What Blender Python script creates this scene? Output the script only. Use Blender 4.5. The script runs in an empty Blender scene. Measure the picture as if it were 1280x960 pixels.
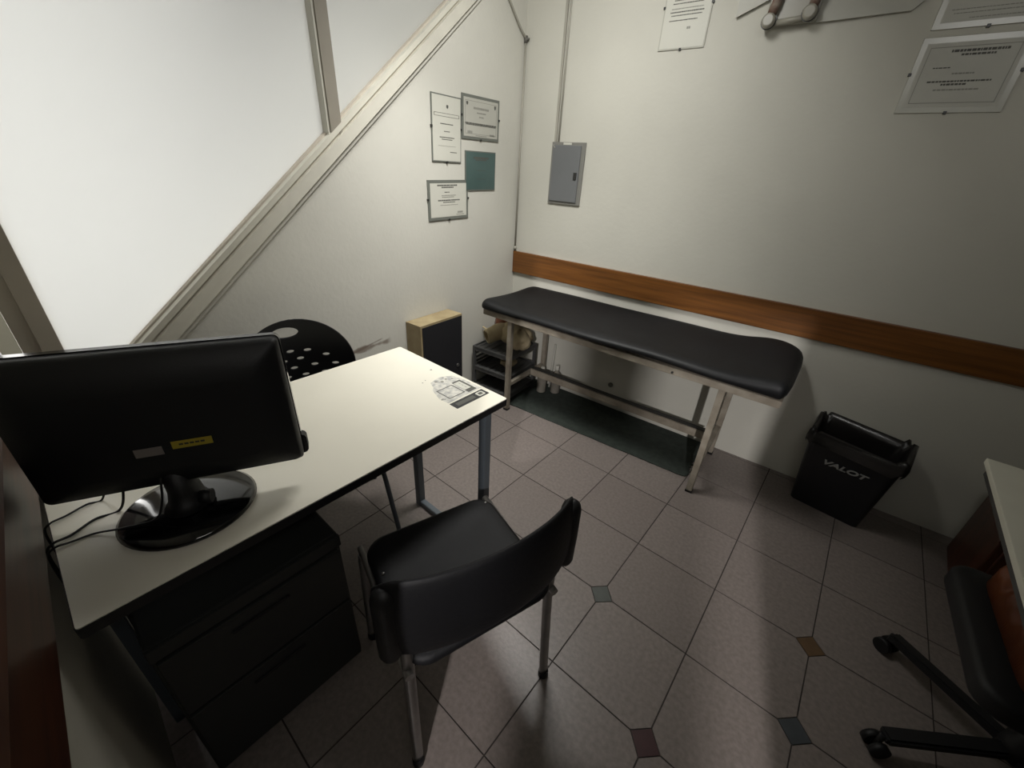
import bpy, bmesh, math, random
from mathutils import Vector, Matrix
random.seed(7)
SC = bpy.context.scene
COL = SC.collection
PI = math.pi

# ------------------------------------------------------------------ materials
def lin(c):
    if isinstance(c, str):
        c = [int(c[i:i+2], 16)/255 for i in (0, 2, 4)]
    return tuple((x/12.92 if x <= .04045 else ((x+.055)/1.055)**2.4) for x in c) + (1,)

def mat(name, col, rough=.6, metal=0., var=.0, scale=8., bump=0., bscale=60., col2=None, spec=.5, coat=0., stretch=None, emit=None):
    m = bpy.data.materials.new(name); m.use_nodes = True
    nt = m.node_tree; b = nt.nodes['Principled BSDF']
    b.inputs['Roughness'].default_value = rough
    b.inputs['Metallic'].default_value = metal
    b.inputs['Specular IOR Level'].default_value = spec
    b.inputs['Coat Weight'].default_value = coat
    c1 = lin(col)
    b.inputs['Base Color'].default_value = c1
    tc = nt.nodes.new('ShaderNodeTexCoord'); src = tc.outputs['Object']
    if stretch:
        mp = nt.nodes.new('ShaderNodeMapping'); mp.inputs['Scale'].default_value = stretch
        nt.links.new(src, mp.inputs[0]); src = mp.outputs[0]
    if var > 0 or col2:
        n = nt.nodes.new('ShaderNodeTexNoise'); n.inputs['Scale'].default_value = scale
        n.inputs['Detail'].default_value = 5
        nt.links.new(src, n.inputs['Vector'])
        r = nt.nodes.new('ShaderNodeValToRGB')
        r.color_ramp.elements[0].position = .32; r.color_ramp.elements[1].position = .68
        c2 = lin(col2) if col2 else tuple(max(0, x*(1-var)) for x in c1[:3])+(1,)
        r.color_ramp.elements[0].color = c2; r.color_ramp.elements[1].color = c1
        nt.links.new(n.outputs['Fac'], r.inputs[0]); nt.links.new(r.outputs[0], b.inputs['Base Color'])
    if bump > 0:
        n2 = nt.nodes.new('ShaderNodeTexNoise'); n2.inputs['Scale'].default_value = bscale; n2.inputs['Detail'].default_value = 4
        nt.links.new(src, n2.inputs['Vector'])
        bp = nt.nodes.new('ShaderNodeBump'); bp.inputs['Strength'].default_value = bump; bp.inputs['Distance'].default_value = .004
        nt.links.new(n2.outputs['Fac'], bp.inputs['Height']); nt.links.new(bp.outputs[0], b.inputs['Normal'])
    return m

M = {}
M['wall'] = mat('painted_wall', 'b9b6aa', .75, var=.05, scale=3, bump=.25, bscale=45)
M['wall_back'] = mat('painted_wall_back', 'c8c6bb', .75, var=.07, scale=2.2, bump=.3, bscale=40)
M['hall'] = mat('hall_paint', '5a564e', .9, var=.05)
M['ceiling'] = mat('ceiling_paint', 'a8a69c', .9, var=.05)
M['beam'] = mat('beam_paint', 'd2cfc2', .45, var=.08, scale=9)
M['post'] = mat('post_paint', 'c0b8aa', .6, var=.12, scale=6)
M['tile'] = mat('floor_tile', '7f7671', .36, var=.14, scale=70, bump=.12, bscale=90, col2='6f6762')
M['tile2'] = mat('floor_tile_alt', '79706b', .40, scale=80, bump=.12, bscale=90, col2='6b635e')
M['grout'] = mat('grout', '3c3633', .9, var=.3, scale=20)
M['acc_grey'] = mat('tile_grey_green', '4c504c', .4, var=.2, scale=30)
M['acc_red'] = mat('tile_maroon', '3d2022', .4, var=.2, scale=30)
M['acc_blue'] = mat('tile_slate', '42464a', .4, var=.2, scale=30)
M['acc_orange'] = mat('tile_ochre', '5e4933', .4, var=.2, scale=30)
M['desk_white'] = mat('desk_laminate', 'e9e5d6', .3, var=.03, scale=5)
M['edge_black'] = mat('edge_black', '0e0e10', .45)
M['desk_metal'] = mat('desk_metal', '5d646a', .45, metal=.3, var=.1)
M['black_plastic'] = mat('black_plastic', '090a0d', .55, bump=.1, bscale=300)
M['gloss_black'] = mat('gloss_black', '07070a', .12, coat=.4)
M['matte_black'] = mat('matte_black', '0a0a0c', .6)
M['black_vinyl'] = mat('black_vinyl', '0c0c0f', .6, spec=.3, var=.25, scale=9, bump=.2, bscale=70)
M['bench_vinyl'] = mat('bench_vinyl', '131416', .55, spec=.32, col2='0c0d0e', scale=5, bump=.35, bscale=18)
M['bench_metal'] = mat('bench_metal', '9c9486', .5, metal=.05, scale=14, col2='7d7467')
M['chrome'] = mat('worn_chrome', '9c9a98', .3, metal=.8, var=.2, scale=20)
M['cab_grey'] = mat('cabinet_grey', '222422', .5, var=.15, scale=6)
M['mat_green'] = mat('mat_green', '343b35', .95, col2='272e29', scale=30, bump=.8, bscale=160)
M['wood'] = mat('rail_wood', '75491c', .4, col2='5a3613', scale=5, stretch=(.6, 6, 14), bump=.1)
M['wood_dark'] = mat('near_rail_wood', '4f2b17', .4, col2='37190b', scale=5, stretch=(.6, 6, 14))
M['wood_red'] = mat('cabinet_wood', '4c2716', .35, col2='341a0e', scale=4, stretch=(6, 6, .8))
M['wood_beige'] = mat('speaker_case', 'a39472', .55, col2='8b7a5a', scale=4, stretch=(3, 3, 3))
M['grille'] = mat('speaker_grille', '0c0c12', .85, bump=.5, bscale=400)
M['panel_grey'] = mat('panel_grey', '6d6f70', .45, var=.06)
M['panel_edge'] = mat('panel_edge', '7b7a74', .5)
M['paper'] = mat('paper', 'c9c8bd', .5, var=.03)
M['paper_grey'] = mat('paper_grey', 'b7b6ac', .5, var=.05)
M['paper_teal'] = mat('paper_teal', '3f5552', .35, col2='4e6360', scale=5)
M['ink'] = mat('ink', '55554f', .7)
M['ink_dark'] = mat('ink_dark', '2c2c2c', .7)
M['ink_light'] = mat('ink_light', '8f8e86', .7)
M['glass_edge'] = mat('glass_edge', '6a6d66', .3)
M['mount'] = mat('glass_mount', 'b6b5aa', .25)
M['clip'] = mat('clip', '2a2a28', .4)
M['conduit'] = mat('conduit', 'a5a296', .5, var=.1, scale=12)
M['conduit_dark'] = mat('conduit_joint', '5e5c55', .5)
M['yellow'] = mat('yellow_label', 'a08f2c', .5, var=.1)
M['label_grey'] = mat('grey_label', '77706c', .6)
M['cable'] = mat('cable', '08080a', .5)
M['rack'] = mat('rack_plastic', '4b4b4a', .5, var=.2, scale=10)
M['cloth'] = mat('cream_cloth', 'c0b292', .95, col2='a39473', scale=9, bump=.6, bscale=35)
M['cloth2'] = mat('pale_cloth', '8f8a80', .9, col2='6f6a60', scale=12, bump=.5, bscale=40)
M['bin'] = mat('bin_plastic', '0a0b10', .45)
M['bag'] = mat('bin_bag', '191716', .3, bump=.6, bscale=25)
M['bintext'] = mat('bin_text', '8b8b88', .6)
M['brown'] = mat('brown_leather', '7d4526', .28, col2='4c2713', scale=4, bump=.4, bscale=9)
M['desk2'] = mat('second_desk_top', 'e2e0d3', .5, var=.05)
M['steel'] = mat('bracket_enamel', '9a978b', .35, var=.1)
M['rust'] = mat('rust', '8b8074', .7, col2='6a4b3e', scale=40)
M['mullion'] = mat('mullion_paint', '8f897d', .6, var=.12, scale=6)
M['lip'] = mat('bright_bead', 'c9c6ba', .5)
M['sticker_faded'] = mat('faded_sticker', 'dedbd0', .5, col2='a2a2a0', scale=55)

# wall_left: plus scuffs low on the wall
def add_scuffs(m, boxes):
    nt = m.node_tree; b = nt.nodes['Principled BSDF']
    base = b.inputs['Base Color'].links[0].from_socket
    g = nt.nodes.new('ShaderNodeNewGeometry'); sep = nt.nodes.new('ShaderNodeSeparateXYZ')
    nt.links.new(g.outputs['Position'], sep.inputs[0])
    cur = base
    for (y0, z0, y1, z1, w, c, s) in boxes:
        L = math.hypot(y1-y0, z1-z0); ux, uz = (y1-y0)/L, (z1-z0)/L
        def mth(op, a, bb=None, c_=None):
            n = nt.nodes.new('ShaderNodeMath'); n.operation = op
            for i, v in enumerate((a, bb, c_)):
                if v is None: continue
                if isinstance(v, (int, float)): n.inputs[i].default_value = v
                else: nt.links.new(v, n.inputs[i])
            return n.outputs[0]
        dy = mth('SUBTRACT', sep.outputs[1], (y0+y1)/2); dz = mth('SUBTRACT', sep.outputs[2], (z0+z1)/2)
        a = mth('ADD', mth('MULTIPLY', dy, ux), mth('MULTIPLY', dz, uz))
        p = mth('ADD', mth('MULTIPLY', dy, -uz), mth('MULTIPLY', dz, ux))
        noise = nt.nodes.new('ShaderNodeTexNoise'); noise.inputs['Scale'].default_value = 22; noise.inputs['Detail'].default_value = 6
        nz = mth('MULTIPLY', mth('SUBTRACT', noise.outputs['Fac'], .5), w*2.2)
        pa = mth('ADD', mth('ABSOLUTE', p), nz)
        k1 = nt.nodes.new('ShaderNodeMapRange'); k1.inputs[1].default_value = w*.25; k1.inputs[2].default_value = w*.6; k1.inputs[3].default_value = 1; k1.inputs[4].default_value = 0
        nt.links.new(pa, k1.inputs[0])
        k2 = nt.nodes.new('ShaderNodeMapRange'); k2.inputs[1].default_value = L*.42; k2.inputs[2].default_value = L*.5; k2.inputs[3].default_value = s; k2.inputs[4].default_value = 0
        nt.links.new(mth('ABSOLUTE', a), k2.inputs[0])
        f = mth('MULTIPLY', k1.outputs[0], k2.outputs[0])
        mx = nt.nodes.new('ShaderNodeMix'); mx.data_type = 'RGBA'
        nt.links.new(f, mx.inputs[0]); nt.links.new(cur, mx.inputs[6]); mx.inputs[7].default_value = lin(c)
        cur = mx.outputs[2]
    nt.links.new(cur, b.inputs['Base Color'])
M['wall_left'] = mat('painted_wall_left', 'cdcbc1', .7, var=.06, scale=2.5, bump=.25, bscale=45)
add_scuffs(M['wall_left'], [(.93, .575, 1.30, .575, .028, '77695c', .8), (.42, .78, .56, .74, .03, '77756d', .5), (.50, .80, .63, .745, .03, '7d7b73', .5), (.4, .745, .60, .72, .02, '77756d', .5), (1.25, .60, 1.0, .56, .012, '6a5a4e', .6)])

# ------------------------------------------------------------------ mesh helpers
def bm_new(): return bmesh.new()

def box(bm, x0, x1, y0, y1, z0, z1, mi=0, bev=0):
    vs = [bm.verts.new(p) for p in ((x0,y0,z0),(x1,y0,z0),(x1,y1,z0),(x0,y1,z0),(x0,y0,z1),(x1,y0,z1),(x1,y1,z1),(x0,y1,z1))]
    fs = []
    for q in ((0,3,2,1),(4,5,6,7),(0,1,5,4),(1,2,6,5),(2,3,7,6),(3,0,4,7)):
        f = bm.faces.new([vs[i] for i in q]); f.material_index = mi; fs.append(f)
    if bev:
        es = {e for f in fs for e in f.edges}
        bmesh.ops.bevel(bm, geom=list(es), offset=bev, segments=2, affect='EDGES', profile=.6)
    return vs

def prism(bm, pts, h0, h1, axis=2, mi=0):
    """extrude polygon pts (2d) between h0 and h1 along axis"""
    def P(p, h):
        if axis == 2: return (p[0], p[1], h)
        if axis == 0: return (h, p[0], p[1])
        return (p[0], h, p[1])
    a = [bm.verts.new(P(p, h0)) for p in pts]; b = [bm.verts.new(P(p, h1)) for p in pts]
    n = len(pts); fs = [bm.faces.new(a[::-1]), bm.faces.new(b)]
    for i in range(n): fs.append(bm.faces.new((a[i], a[(i+1) % n], b[(i+1) % n], b[i])))
    for f in fs: f.material_index = mi
    return fs

def frame_of(d):
    d = d.normalized(); u = Vector((0,0,1)) if abs(d.z) < .95 else Vector((1,0,0))
    s = d.cross(u).normalized(); return s, s.cross(d).normalized()

def tube(bm, pts, r, n=12, mi=0, sy=1., cap=True):
    pts = [Vector(p) for p in pts]; rings = []; s0 = None
    for i, p in enumerate(pts):
        d = (pts[min(i+1, len(pts)-1)] - pts[max(i-1, 0)]).normalized()
        if s0 is None: s, t = frame_of(d)
        else:
            s = (s0 - d*s0.dot(d)).normalized(); t = s.cross(d).normalized()
        s0 = s
        rr = r[i] if isinstance(r, (list, tuple)) else r
        rings.append([bm.verts.new(p + s*math.cos(2*PI*k/n)*rr + t*math.sin(2*PI*k/n)*rr*sy) for k in range(n)])
    for a, b in zip(rings, rings[1:]):
        for k in range(n):
            f = bm.faces.new((a[k], a[(k+1) % n], b[(k+1) % n], b[k])); f.smooth = True; f.material_index = mi
    if cap:
        f = bm.faces.new(rings[0][::-1]); f.material_index = mi
        f = bm.faces.new(rings[-1]); f.material_index = mi

def bar(bm, a, b, w, h, mi=0, bev=.002):
    """rectangular bar from a to b; w sideways, h in the other direction"""
    a = Vector(a); b = Vector(b); s, t = frame_of(b-a)
    v = []
    for p in (a, b):
        for (i, j) in ((-1,-1),(1,-1),(1,1),(-1,1)): v.append(bm.verts.new(p + s*i*w/2 + t*j*h/2))
    fs = [bm.faces.new([v[i] for i in q]) for q in ((0,3,2,1),(4,5,6,7),(0,1,5,4),(1,2,6,5),(2,3,7,6),(3,0,4,7))]
    for f in fs: f.material_index = mi
    if bev:
        bmesh.ops.bevel(bm, geom=list({e for f in fs for e in f.edges}), offset=bev, segments=2, affect='EDGES')

def lathe(bm, prof, n=32, c=(0,0), sx=1, sy=1, mi=0):
    rings = []
    for r, z in prof: rings.append([bm.verts.new((c[0]+sx*r*math.cos(2*PI*k/n), c[1]+sy*r*math.sin(2*PI*k/n), z)) for k in range(n)])
    for a, b in zip(rings, rings[1:]):
        for k in range(n):
            f = bm.faces.new((a[k], a[(k+1) % n], b[(k+1) % n], b[k])); f.smooth = True; f.material_index = mi
    for ring, rev in ((rings[0], True), (rings[-1], False)):
        f = bm.faces.new(ring[::-1] if rev else ring); f.material_index = mi; f.smooth = False

def smooth_path(ctrl, n=8):
    P = [Vector(p) for p in ctrl]; P = [2*P[0]-P[1]] + P + [2*P[-1]-P[-2]]; out = []
    for i in range(1, len(P)-2):
        for k in range(n):
            t = k/n; a, b, c, d = P[i-1:i+3]
            out.append(.5*((2*b)+(-a+c)*t+(2*a-5*b+4*c-d)*t*t+(-a+3*b-3*c+d)*t**3))
    out.append(P[-2]); return out

def rrect(w, h, r, n=5, cx=0, cy=0):
    pts = []
    for (sx, sy, a0) in ((1,1,0),(-1,1,90),(-1,-1,180),(1,-1,270)):
        for k in range(n+1):
            a = math.radians(a0+90*k/n); pts.append((cx+sx*(w/2-r)+r*math.cos(a), cy+sy*(h/2-r)+r*math.sin(a)))
    return pts

def obj(name, bm, m, parent=None, loc=None, rotz=None, mods=None, smooth=None, mw=None):
    bmesh.ops.recalc_face_normals(bm, faces=bm.faces)
    me = bpy.data.meshes.new(name); bm.to_mesh(me); bm.free()
    o = bpy.data.objects.new(name, me); COL.objects.link(o)
    for x in (m if isinstance(m, (list, tuple)) else [m]): me.materials.append(M[x])
    if smooth:
        for p in me.polygons: p.use_smooth = True
    if mw is not None: o.matrix_world = mw
    if loc is not None: o.location = loc
    if rotz is not None: o.rotation_euler[2] = rotz
    if parent: o.parent = parent
    for md in (mods or []):
        k = o.modifiers.new(md[0], md[0])
        for a, v in md[1].items(): setattr(k, a, v)
    return o

def thing(name, label, cat, loc=(0,0,0), rotz=0, group=None, rot=None):
    o = bpy.data.objects.new(name, None); COL.objects.link(o); o.empty_display_size = .1
    o.location = loc; o.rotation_euler = rot if rot else (0,0,rotz)
    o['label'] = label; o['category'] = cat
    if group: o['group'] = group
    return o
def tag(o, label, cat, group=None):
    o['label'] = label; o['category'] = cat
    if group: o['group'] = group
    return o
def struct(name, bm, m, **k):
    o = obj(name, bm, m, **k); o['kind'] = 'structure'; return o

# ------------------------------------------------------------------ camera
cam = bpy.data.cameras.new('camera'); co = bpy.data.objects.new('camera', cam); COL.objects.link(co)
R = ((0.796548587, 0.321991325, -0.511695158), (0.602399404, -0.350978674, 0.716888366), (0.051237746, -0.879281273, -0.473538949))
co.matrix_world = Matrix(((R[0][0], -R[0][1], -R[0][2], 0), (R[1][0], -R[1][1], -R[1][2], 0), (R[2][0], -R[2][1], -R[2][2], 1.46), (0,0,0,1)))
cam.sensor_fit = 'HORIZONTAL'; cam.sensor_width = 36; cam.lens = 512.382/1280*36; cam.clip_start = .02
SC.camera = co

# ------------------------------------------------------------------ room
XL = -1.757; YB = 2.40; XR = 2.05; ZC = 2.62
def near_y(x): return -.120 - .10*(x+.88)          # surface of the near wall
# floor tiles
S = 0.226*1.46; TH = -0.0575675; OX, OY = -0.257554, 1.398553
e1 = Vector((math.cos(TH), math.sin(TH)))*S; e2 = Vector((math.sin(TH), -math.cos(TH)))*S
ACC = {(2,0):'acc_orange', (0,1):'acc_grey', (2,1):'acc_blue', (1,2):'acc_red', (4,0):'acc_grey', (3,2):'acc_orange', (5,2):'acc_red', (4,3):'acc_blue'}
bm = bm_new(); mats = ['grout', 'tile', 'tile2', 'acc_grey', 'acc_red', 'acc_blue', 'acc_orange']
g = .0022; c = .044
def W(u, v): p = Vector((OX, OY)) + e1*u + e2*v; return (p.x, p.y)
for i in range(-9, 8):
    for j in range(-8, 11):
        pts = []; gg = g/S; cc = (c+g)/S
        for (a, b, da, db) in ((0,0,1,1),(1,0,-1,1),(1,1,-1,-1),(0,1,1,-1)):
            u, v = i+a, j+b
            if (u, v) in ACC:
                p1 = (u+da*gg, v+db*cc); p2 = (u+da*cc, v+db*gg)
                pts += [p1, p2] if (a+b) % 2 == 0 else [p2, p1]
            else: pts.append((u+da*gg, v+db*gg))
        pts = [W(*p) for p in pts]
        cxx = sum(p[0] for p in pts)/len(pts); cyy = sum(p[1] for p in pts)/len(pts)
        if cxx < XL-.25 or cxx > XR+.2 or cyy > YB+.25: continue
        prism(bm, pts, -.006, 0, mi=random.choice((1,1,2)))
for (u, v), k in ACC.items():
    r_ = c/S
    prism(bm, [W(u+r_, v), W(u, v+r_), W(u-r_, v), W(u, v-r_)], -.006, 0, mi=mats.index(k))
box(bm, XL-.1, XR+.1, -2.9, YB+.1, -.05, -.002, mi=0)
struct('floor', bm, mats)
bm = bm_new(); box(bm, XL-.1, XR+.1, -2.9, YB+.1, ZC, ZC+.08); struct('ceiling', bm, 'ceiling')
bm = bm_new(); box(bm, XL-.12, XR+.1, YB, YB+.1, 0, ZC); struct('wall_back', bm, 'wall_back')
bm = bm_new(); box(bm, XR, XR+.1, -2.9, YB, 0, ZC); struct('wall_right', bm, 'wall')
# left wall: solid below the sloping beam
SL = .82
def zt(y): return 1.255 + SL*(y-.818)      # middle of the sloping beam
y_hit = YB
bm = bm_new()
prism(bm, [(-.35, 0), (YB, 0), (YB, zt(YB)), (.10, zt(.10)), (-.01, .70), (-.01, ZC), (-.35, ZC)], XL-.10, XL, axis=0)
struct('wall_left', bm, 'wall_left')
# near wall (the camera stands in its doorway)
def near_seg(name, x0, x1, z0, z1):
    bm = bm_new(); prism(bm, [(x0, near_y(x0)), (x1, near_y(x1)), (x1, near_y(x1)-.12), (x0, near_y(x0)-.12)], z0, z1); return struct(name, bm, 'wall')
near_seg('wall_near', XL-.05, -.18, 0, ZC)
near_seg('wall_near_door_side', .58, XR+.05, 0, ZC)
near_seg('wall_near_header', -.18, .58, 1.82, ZC)
bm = bm_new(); box(bm, XL-.1, XR, -2.9, -2.8, 0, ZC); struct('wall_hall', bm, 'hall')
bm = bm_new(); box(bm, -1.0, -.9, -2.8, -.3, 0, ZC); struct('wall_hall_left', bm, 'hall')
bm = bm_new(); box(bm, .57, .715, -1.46, -1.34, 0, 1.95); box(bm, .57, .625, -1.46, -1.34, 1.95, ZC); struct('hall_shadow_blocker', bm, 'post')  # added out-of-view blocker; casts the shadow of a person in the doorway

# frosted glazing above the beam
def glaze(name, y0, y1):
    bm = bm_new(); ztop = ZC
    pts = [(y0, zt(y0)+.01), (y1, min(ztop, zt(y1)+.01)), (y1, ztop), (y0, ztop)]
    if pts[1][1] >= ztop: yy = (ztop-.01-1.255)/SL+.818; pts = [(y0, zt(y0)+.01), (yy, ztop), (y0, ztop)]
    prism(bm, pts, -1.800, -1.792, axis=0)
    return struct(name, bm, 'frosted')
m = bpy.data.materials.new('frosted_glass'); m.use_nodes = True; nt = m.node_tree
b = nt.nodes['Principled BSDF']; b.inputs['Base Color'].default_value = lin('d8d8d2'); b.inputs['Roughness'].default_value = .55
tr = nt.nodes.new('ShaderNodeBsdfTranslucent'); tr.inputs[0].default_value = (.92, .925, .92, 1)
mx = nt.nodes.new('ShaderNodeMixShader'); mx.inputs[0].default_value = .6
nt.links.new(b.outputs[0], mx.inputs[1]); nt.links.new(tr.outputs[0], mx.inputs[2]); nt.links.new(mx.outputs[0], nt.nodes['Material Output'].inputs[0])
M['frosted'] = m
glaze('window_1', .09, 1.10); glaze('window_2', 1.13, 2.4)
# stair space behind the glass
bm = bm_new(); box(bm, -3.1, -3.05, -.6, 2.6, -.0, ZC+.6); box(bm, -3.05, XL-.1, -.65, -.6, 0, ZC+.6); box(bm, -3.05, XL-.12, 2.5, 2.55, 0, ZC+.6); box(bm, -3.1, XL-.1, -.6, 2.6, ZC+.6, ZC+.65)
struct('wall_stairwell', bm, 'wall')

# sloping beam
def slope_strip(bm, off0, off1, x0, x1, y0=-.0, y1=YB, mi=0, bev=0):
    """strip along the slope; offsets are vertical offsets from zt"""
    prism(bm, [(y0, zt(y0)+off0), (y1, zt(y1)+off0), (y1, zt(y1)+off1), (y0, zt(y0)+off1)], x0, x1, axis=0, mi=mi)
bm = bm_new()
slope_strip(bm, -.045, .012, XL-.01, XL+.026)          # broad white lip
slope_strip(bm, .012, .022, XL-.04, XL+.006, mi=1)     # groove
slope_strip(bm, .022, .046, XL-.04, XL+.014)           # glazing stop
slope_strip(bm, .046, .054, XL-.04, XL-.014, mi=1)
o = struct('trim_1', bm, ['beam', 'post'])
bm = bm_new(); prism(bm, [(0, zt(0)-.070), (YB, zt(YB)-.070), (YB, zt(YB)-.045), (0, zt(0)-.045)], XL-.005, XL+.012, axis=0)
struct('trim_2', bm, 'wall_left')
# mullion and left post
bm = bm_new(); box(bm, XL-.05, XL+.012, 1.098, 1.148, zt(1.1)+.045, ZC); box(bm, XL-.05, XL+.004, 1.090, 1.098, zt(1.09)+.045, ZC, mi=1)
struct('trim_3', bm, ['mullion', 'lip'])
bm = bm_new(); box(bm, XL-.05, XL+.012, .066, .109, .0, ZC); box(bm, XL-.05, XL+.004, .03, .066, .0, ZC); struct('trim_4', bm, 'post')

# wooden chair rails
def plank(name, m):
    bm = bm_new(); return bm
bm = bm_new(); box(bm, XL+.003, XR-.002, YB-.022, YB, .782, .924, bev=.003)
struct('trim_5', bm, 'wood')
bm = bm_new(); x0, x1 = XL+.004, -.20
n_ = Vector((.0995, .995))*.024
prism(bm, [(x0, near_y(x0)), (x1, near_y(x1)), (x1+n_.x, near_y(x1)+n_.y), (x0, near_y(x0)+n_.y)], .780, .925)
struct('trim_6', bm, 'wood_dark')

# ------------------------------------------------------------------ things on the walls
def sheet(name, label, cat, origin, ux, uz, nrm, w, h, tilt, paper, lines, seam='glass_edge', margin=.012, group=None, clips=True, th=.006, inner=None, border=False):
    """framed sheet on a wall. origin centre; ux horizontal dir; nrm outward"""
    ux, uz, nrm = Vector(ux), Vector(uz), Vector(nrm)
    ca, sa = math.cos(tilt), math.sin(tilt)
    X = ux*ca + uz*sa; Z = uz*ca - ux*sa
    mw = Matrix((( X.x, nrm.x, Z.x, 0), (X.y, nrm.y, Z.y, 0), (X.z, nrm.z, Z.z, 0), (0,0,0,1)))
    t = bpy.data.objects.new(name, None); COL.objects.link(t); t.empty_display_size = .05
    t.matrix_world = Matrix.Translation(Vector(origin)) @ mw
    tag(t, label, cat, group)
    bm = bm_new(); box(bm, -w/2, w/2, .0, th, -h/2, h/2, bev=.0012); obj('glass_mount', bm, seam, t)
    bm = bm_new(); iw, ih = (inner or (w-2*margin, h-2*margin))
    box(bm, -iw/2, iw/2, th, th+.0007, -ih/2, ih/2, mi=2); y = th+.0012
    if border:
        for (a0, a1, b0, b1) in ((-iw/2+.012, iw/2-.012, ih/2-.014, ih/2-.012), (-iw/2+.012, iw/2-.012, -ih/2+.012, -ih/2+.014), (-iw/2+.012, -iw/2+.014, -ih/2+.012, ih/2-.012), (iw/2-.014, iw/2-.012, -ih/2+.012, ih/2-.012)):
            box(bm, a0, a1, th, y, b0, b1, mi=1)
    for (lx, lz, lw, lh, k) in lines:      # fractions of w/h: centre, width, height
        if k == 2:   # small crest
            a_, b_ = lw*w*.36, lh*h*.42
            prism(bm, [(lx*w+a_*p, lz*h+b_*q) for p, q in ((-1,.7),(-.4,1),(.4,1),(1,.7),(.85,-.3),(0,-1),(-.85,-.3))], th, y, axis=1, mi=0)
        elif k == 3:
            for (a0,a1,b0,b1) in ((-.5,.5,.4,.5),(-.5,.5,-.5,-.4),(-.5,-.485,-.5,.5),(.485,.5,-.5,.5)):
                box(bm, (lx+a0*lw)*w, (lx+a1*lw)*w, th, y, (lz+b0*lh)*h, (lz+b1*lh)*h, mi=0)
        else:        # a line of print: short runs
            x = lx-lw/2
            while x < lx+lw/2-.008:
                ww = random.uniform(.012, .045); xe = min(x+ww, lx+lw/2)
                box(bm, x*w, xe*w, th, y, (lz-lh/2)*h, (lz+lh/2)*h, mi=k)
                x = xe+.006
    obj('paper', bm, ['ink', 'ink_light', paper], t)
    if clips:
        for (px, pz) in ((-w/2, .03*h), (w/2, .03*h), (0, -h/2)):
            bm = bm_new(); box(bm, px-.005, px+.005, 0, th+.003, pz-.005, pz+.005, bev=.001); obj('clip', bm, 'clip', t)
    return t
WL = dict(ux=(0,1,0), uz=(0,0,1), nrm=(1,0,0))
def onleft(y0, y1, z0, z1, tilt, **k):
    return sheet(group='certificates on the left wall near the corner', origin=(XL, (y0+y1)/2, (z0+z1)/2), w=y1-y0, h=z1-z0, tilt=tilt, **WL, **k)
L1 = [(.02,.33,.10,.07,2),(0,.21,.84,.05,3),(.0,.08,.44,.014,0),(.0,-.03,.2,.012,0),(0,-.12,.5,.014,0),(0,-.15,.36,.012,0),(0,-.25,.6,.006,1),(.22,-.34,.24,.012,0)]
onleft(1.648, 1.858, 1.447, 1.74, -.01, name='certificate', label='tall portrait certificate in a clip frame, leftmost in the group near the corner', cat='certificate', paper='paper', lines=L1, margin=.006)
L2 = [(-.37,.30,.07,.10,2),(.37,.30,.07,.12,2),(0,.22,.42,.05,1),(0,.12,.24,.03,1),(0,.03,.12,.03,1),(0,-.13,.84,.035,0),(0,-.16,.8,.02,0),(-.3,-.33,.12,.06,1),(.3,-.36,.14,.05,1),(0,-.40,.3,.02,1)]
onleft(1.864, 2.174, 1.563, 1.765, -.0, name='certificate', label='landscape diploma with two crests, upper right of the group near the corner', cat='certificate', paper='paper_grey', lines=L2, margin=.014, border=True)
L3 = [(.0,.33,.5,.05,0),(0,.28,.36,.03,0),(0,.02,.3,.01,0),(0,-.2,.3,.01,0)]
onleft(1.890, 2.152, 1.309, 1.510, -.0, name='certificate', label='dark teal certificate hung below the landscape diploma', cat='certificate', paper='paper_teal', lines=L3, margin=.006, clips=False)
L4 = [(-.03,.37,.50,.035,0),(-.03,.32,.3,.03,0),(-.05,.2,.12,.02,0),(0,.12,.36,.02,1),(-.02,.08,.3,.02,1),(0,-.0,.54,.03,0),(0,-.05,.3,.02,0),(0,-.12,.44,.015,1),(.28,-.32,.14,.05,1),(.28,-.38,.2,.02,1)]
onleft(1.606, 1.912, 1.165, 1.364, .01, name='certificate', label='landscape certificate in a clip frame, lowest of the group near the corner', cat='certificate', paper='paper', lines=L4, margin=.016)
BK = dict(ux=(1,0,0), uz=(0,0,1), nrm=(0,-1,0))
def onback(x0, x1, z0, z1, tilt, **k):
    return sheet(group='certificates high on the back wall', origin=((x0+x1)/2, YB, (z0+z1)/2), w=x1-x0, h=z1-z0, tilt=tilt, ux=(1,0,0), uz=(0,0,1), nrm=(0,-1,0), **k)
L5 = [(0,.36,.6,.02,0),(0,.25,.5,.012,0),(.0,.1,.6,.012,0),(0,.06,.64,.012,0),(0,0,.66,.012,1),(0,-.04,.7,.014,0),(0,-.08,.64,.012,0),(-.05,-.14,.60,.012,0),(.1,-.24,.08,.03,1)]
onback(-.966, -.752, 1.968, 2.265, .0, name='certificate', label='narrow portrait certificate at the top edge, between cable trunking and old bracket', cat='certificate', paper='paper', lines=L5, margin=.006, seam='mount')
L6 = [(.06,.31,.5,.032,0),(.06,.26,.3,.026,0),(-.22,.10,.16,.014,0),(.0,.02,.2,.02,1),(-.01,-.08,.58,.022,0),(-.04,-.12,.24,.026,0),(0,-.19,.42,.02,1)]
onback(.028, .322, 1.705, 1.932, .0, name='certificate', label='landscape certificate with border and corner stamp, lower one at the top right', cat='certificate', paper='paper_grey', lines=L6, margin=.018, seam='mount', border=True)
L7 = [(0,.3,.5,.03,0),(0,.1,.6,.02,0),(0,-.1,.5,.02,1),(-.05,-.25,.66,.012,1),(-.05,-.3,.6,.012,1),(.1,-.37,.6,.012,1)]
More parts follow.
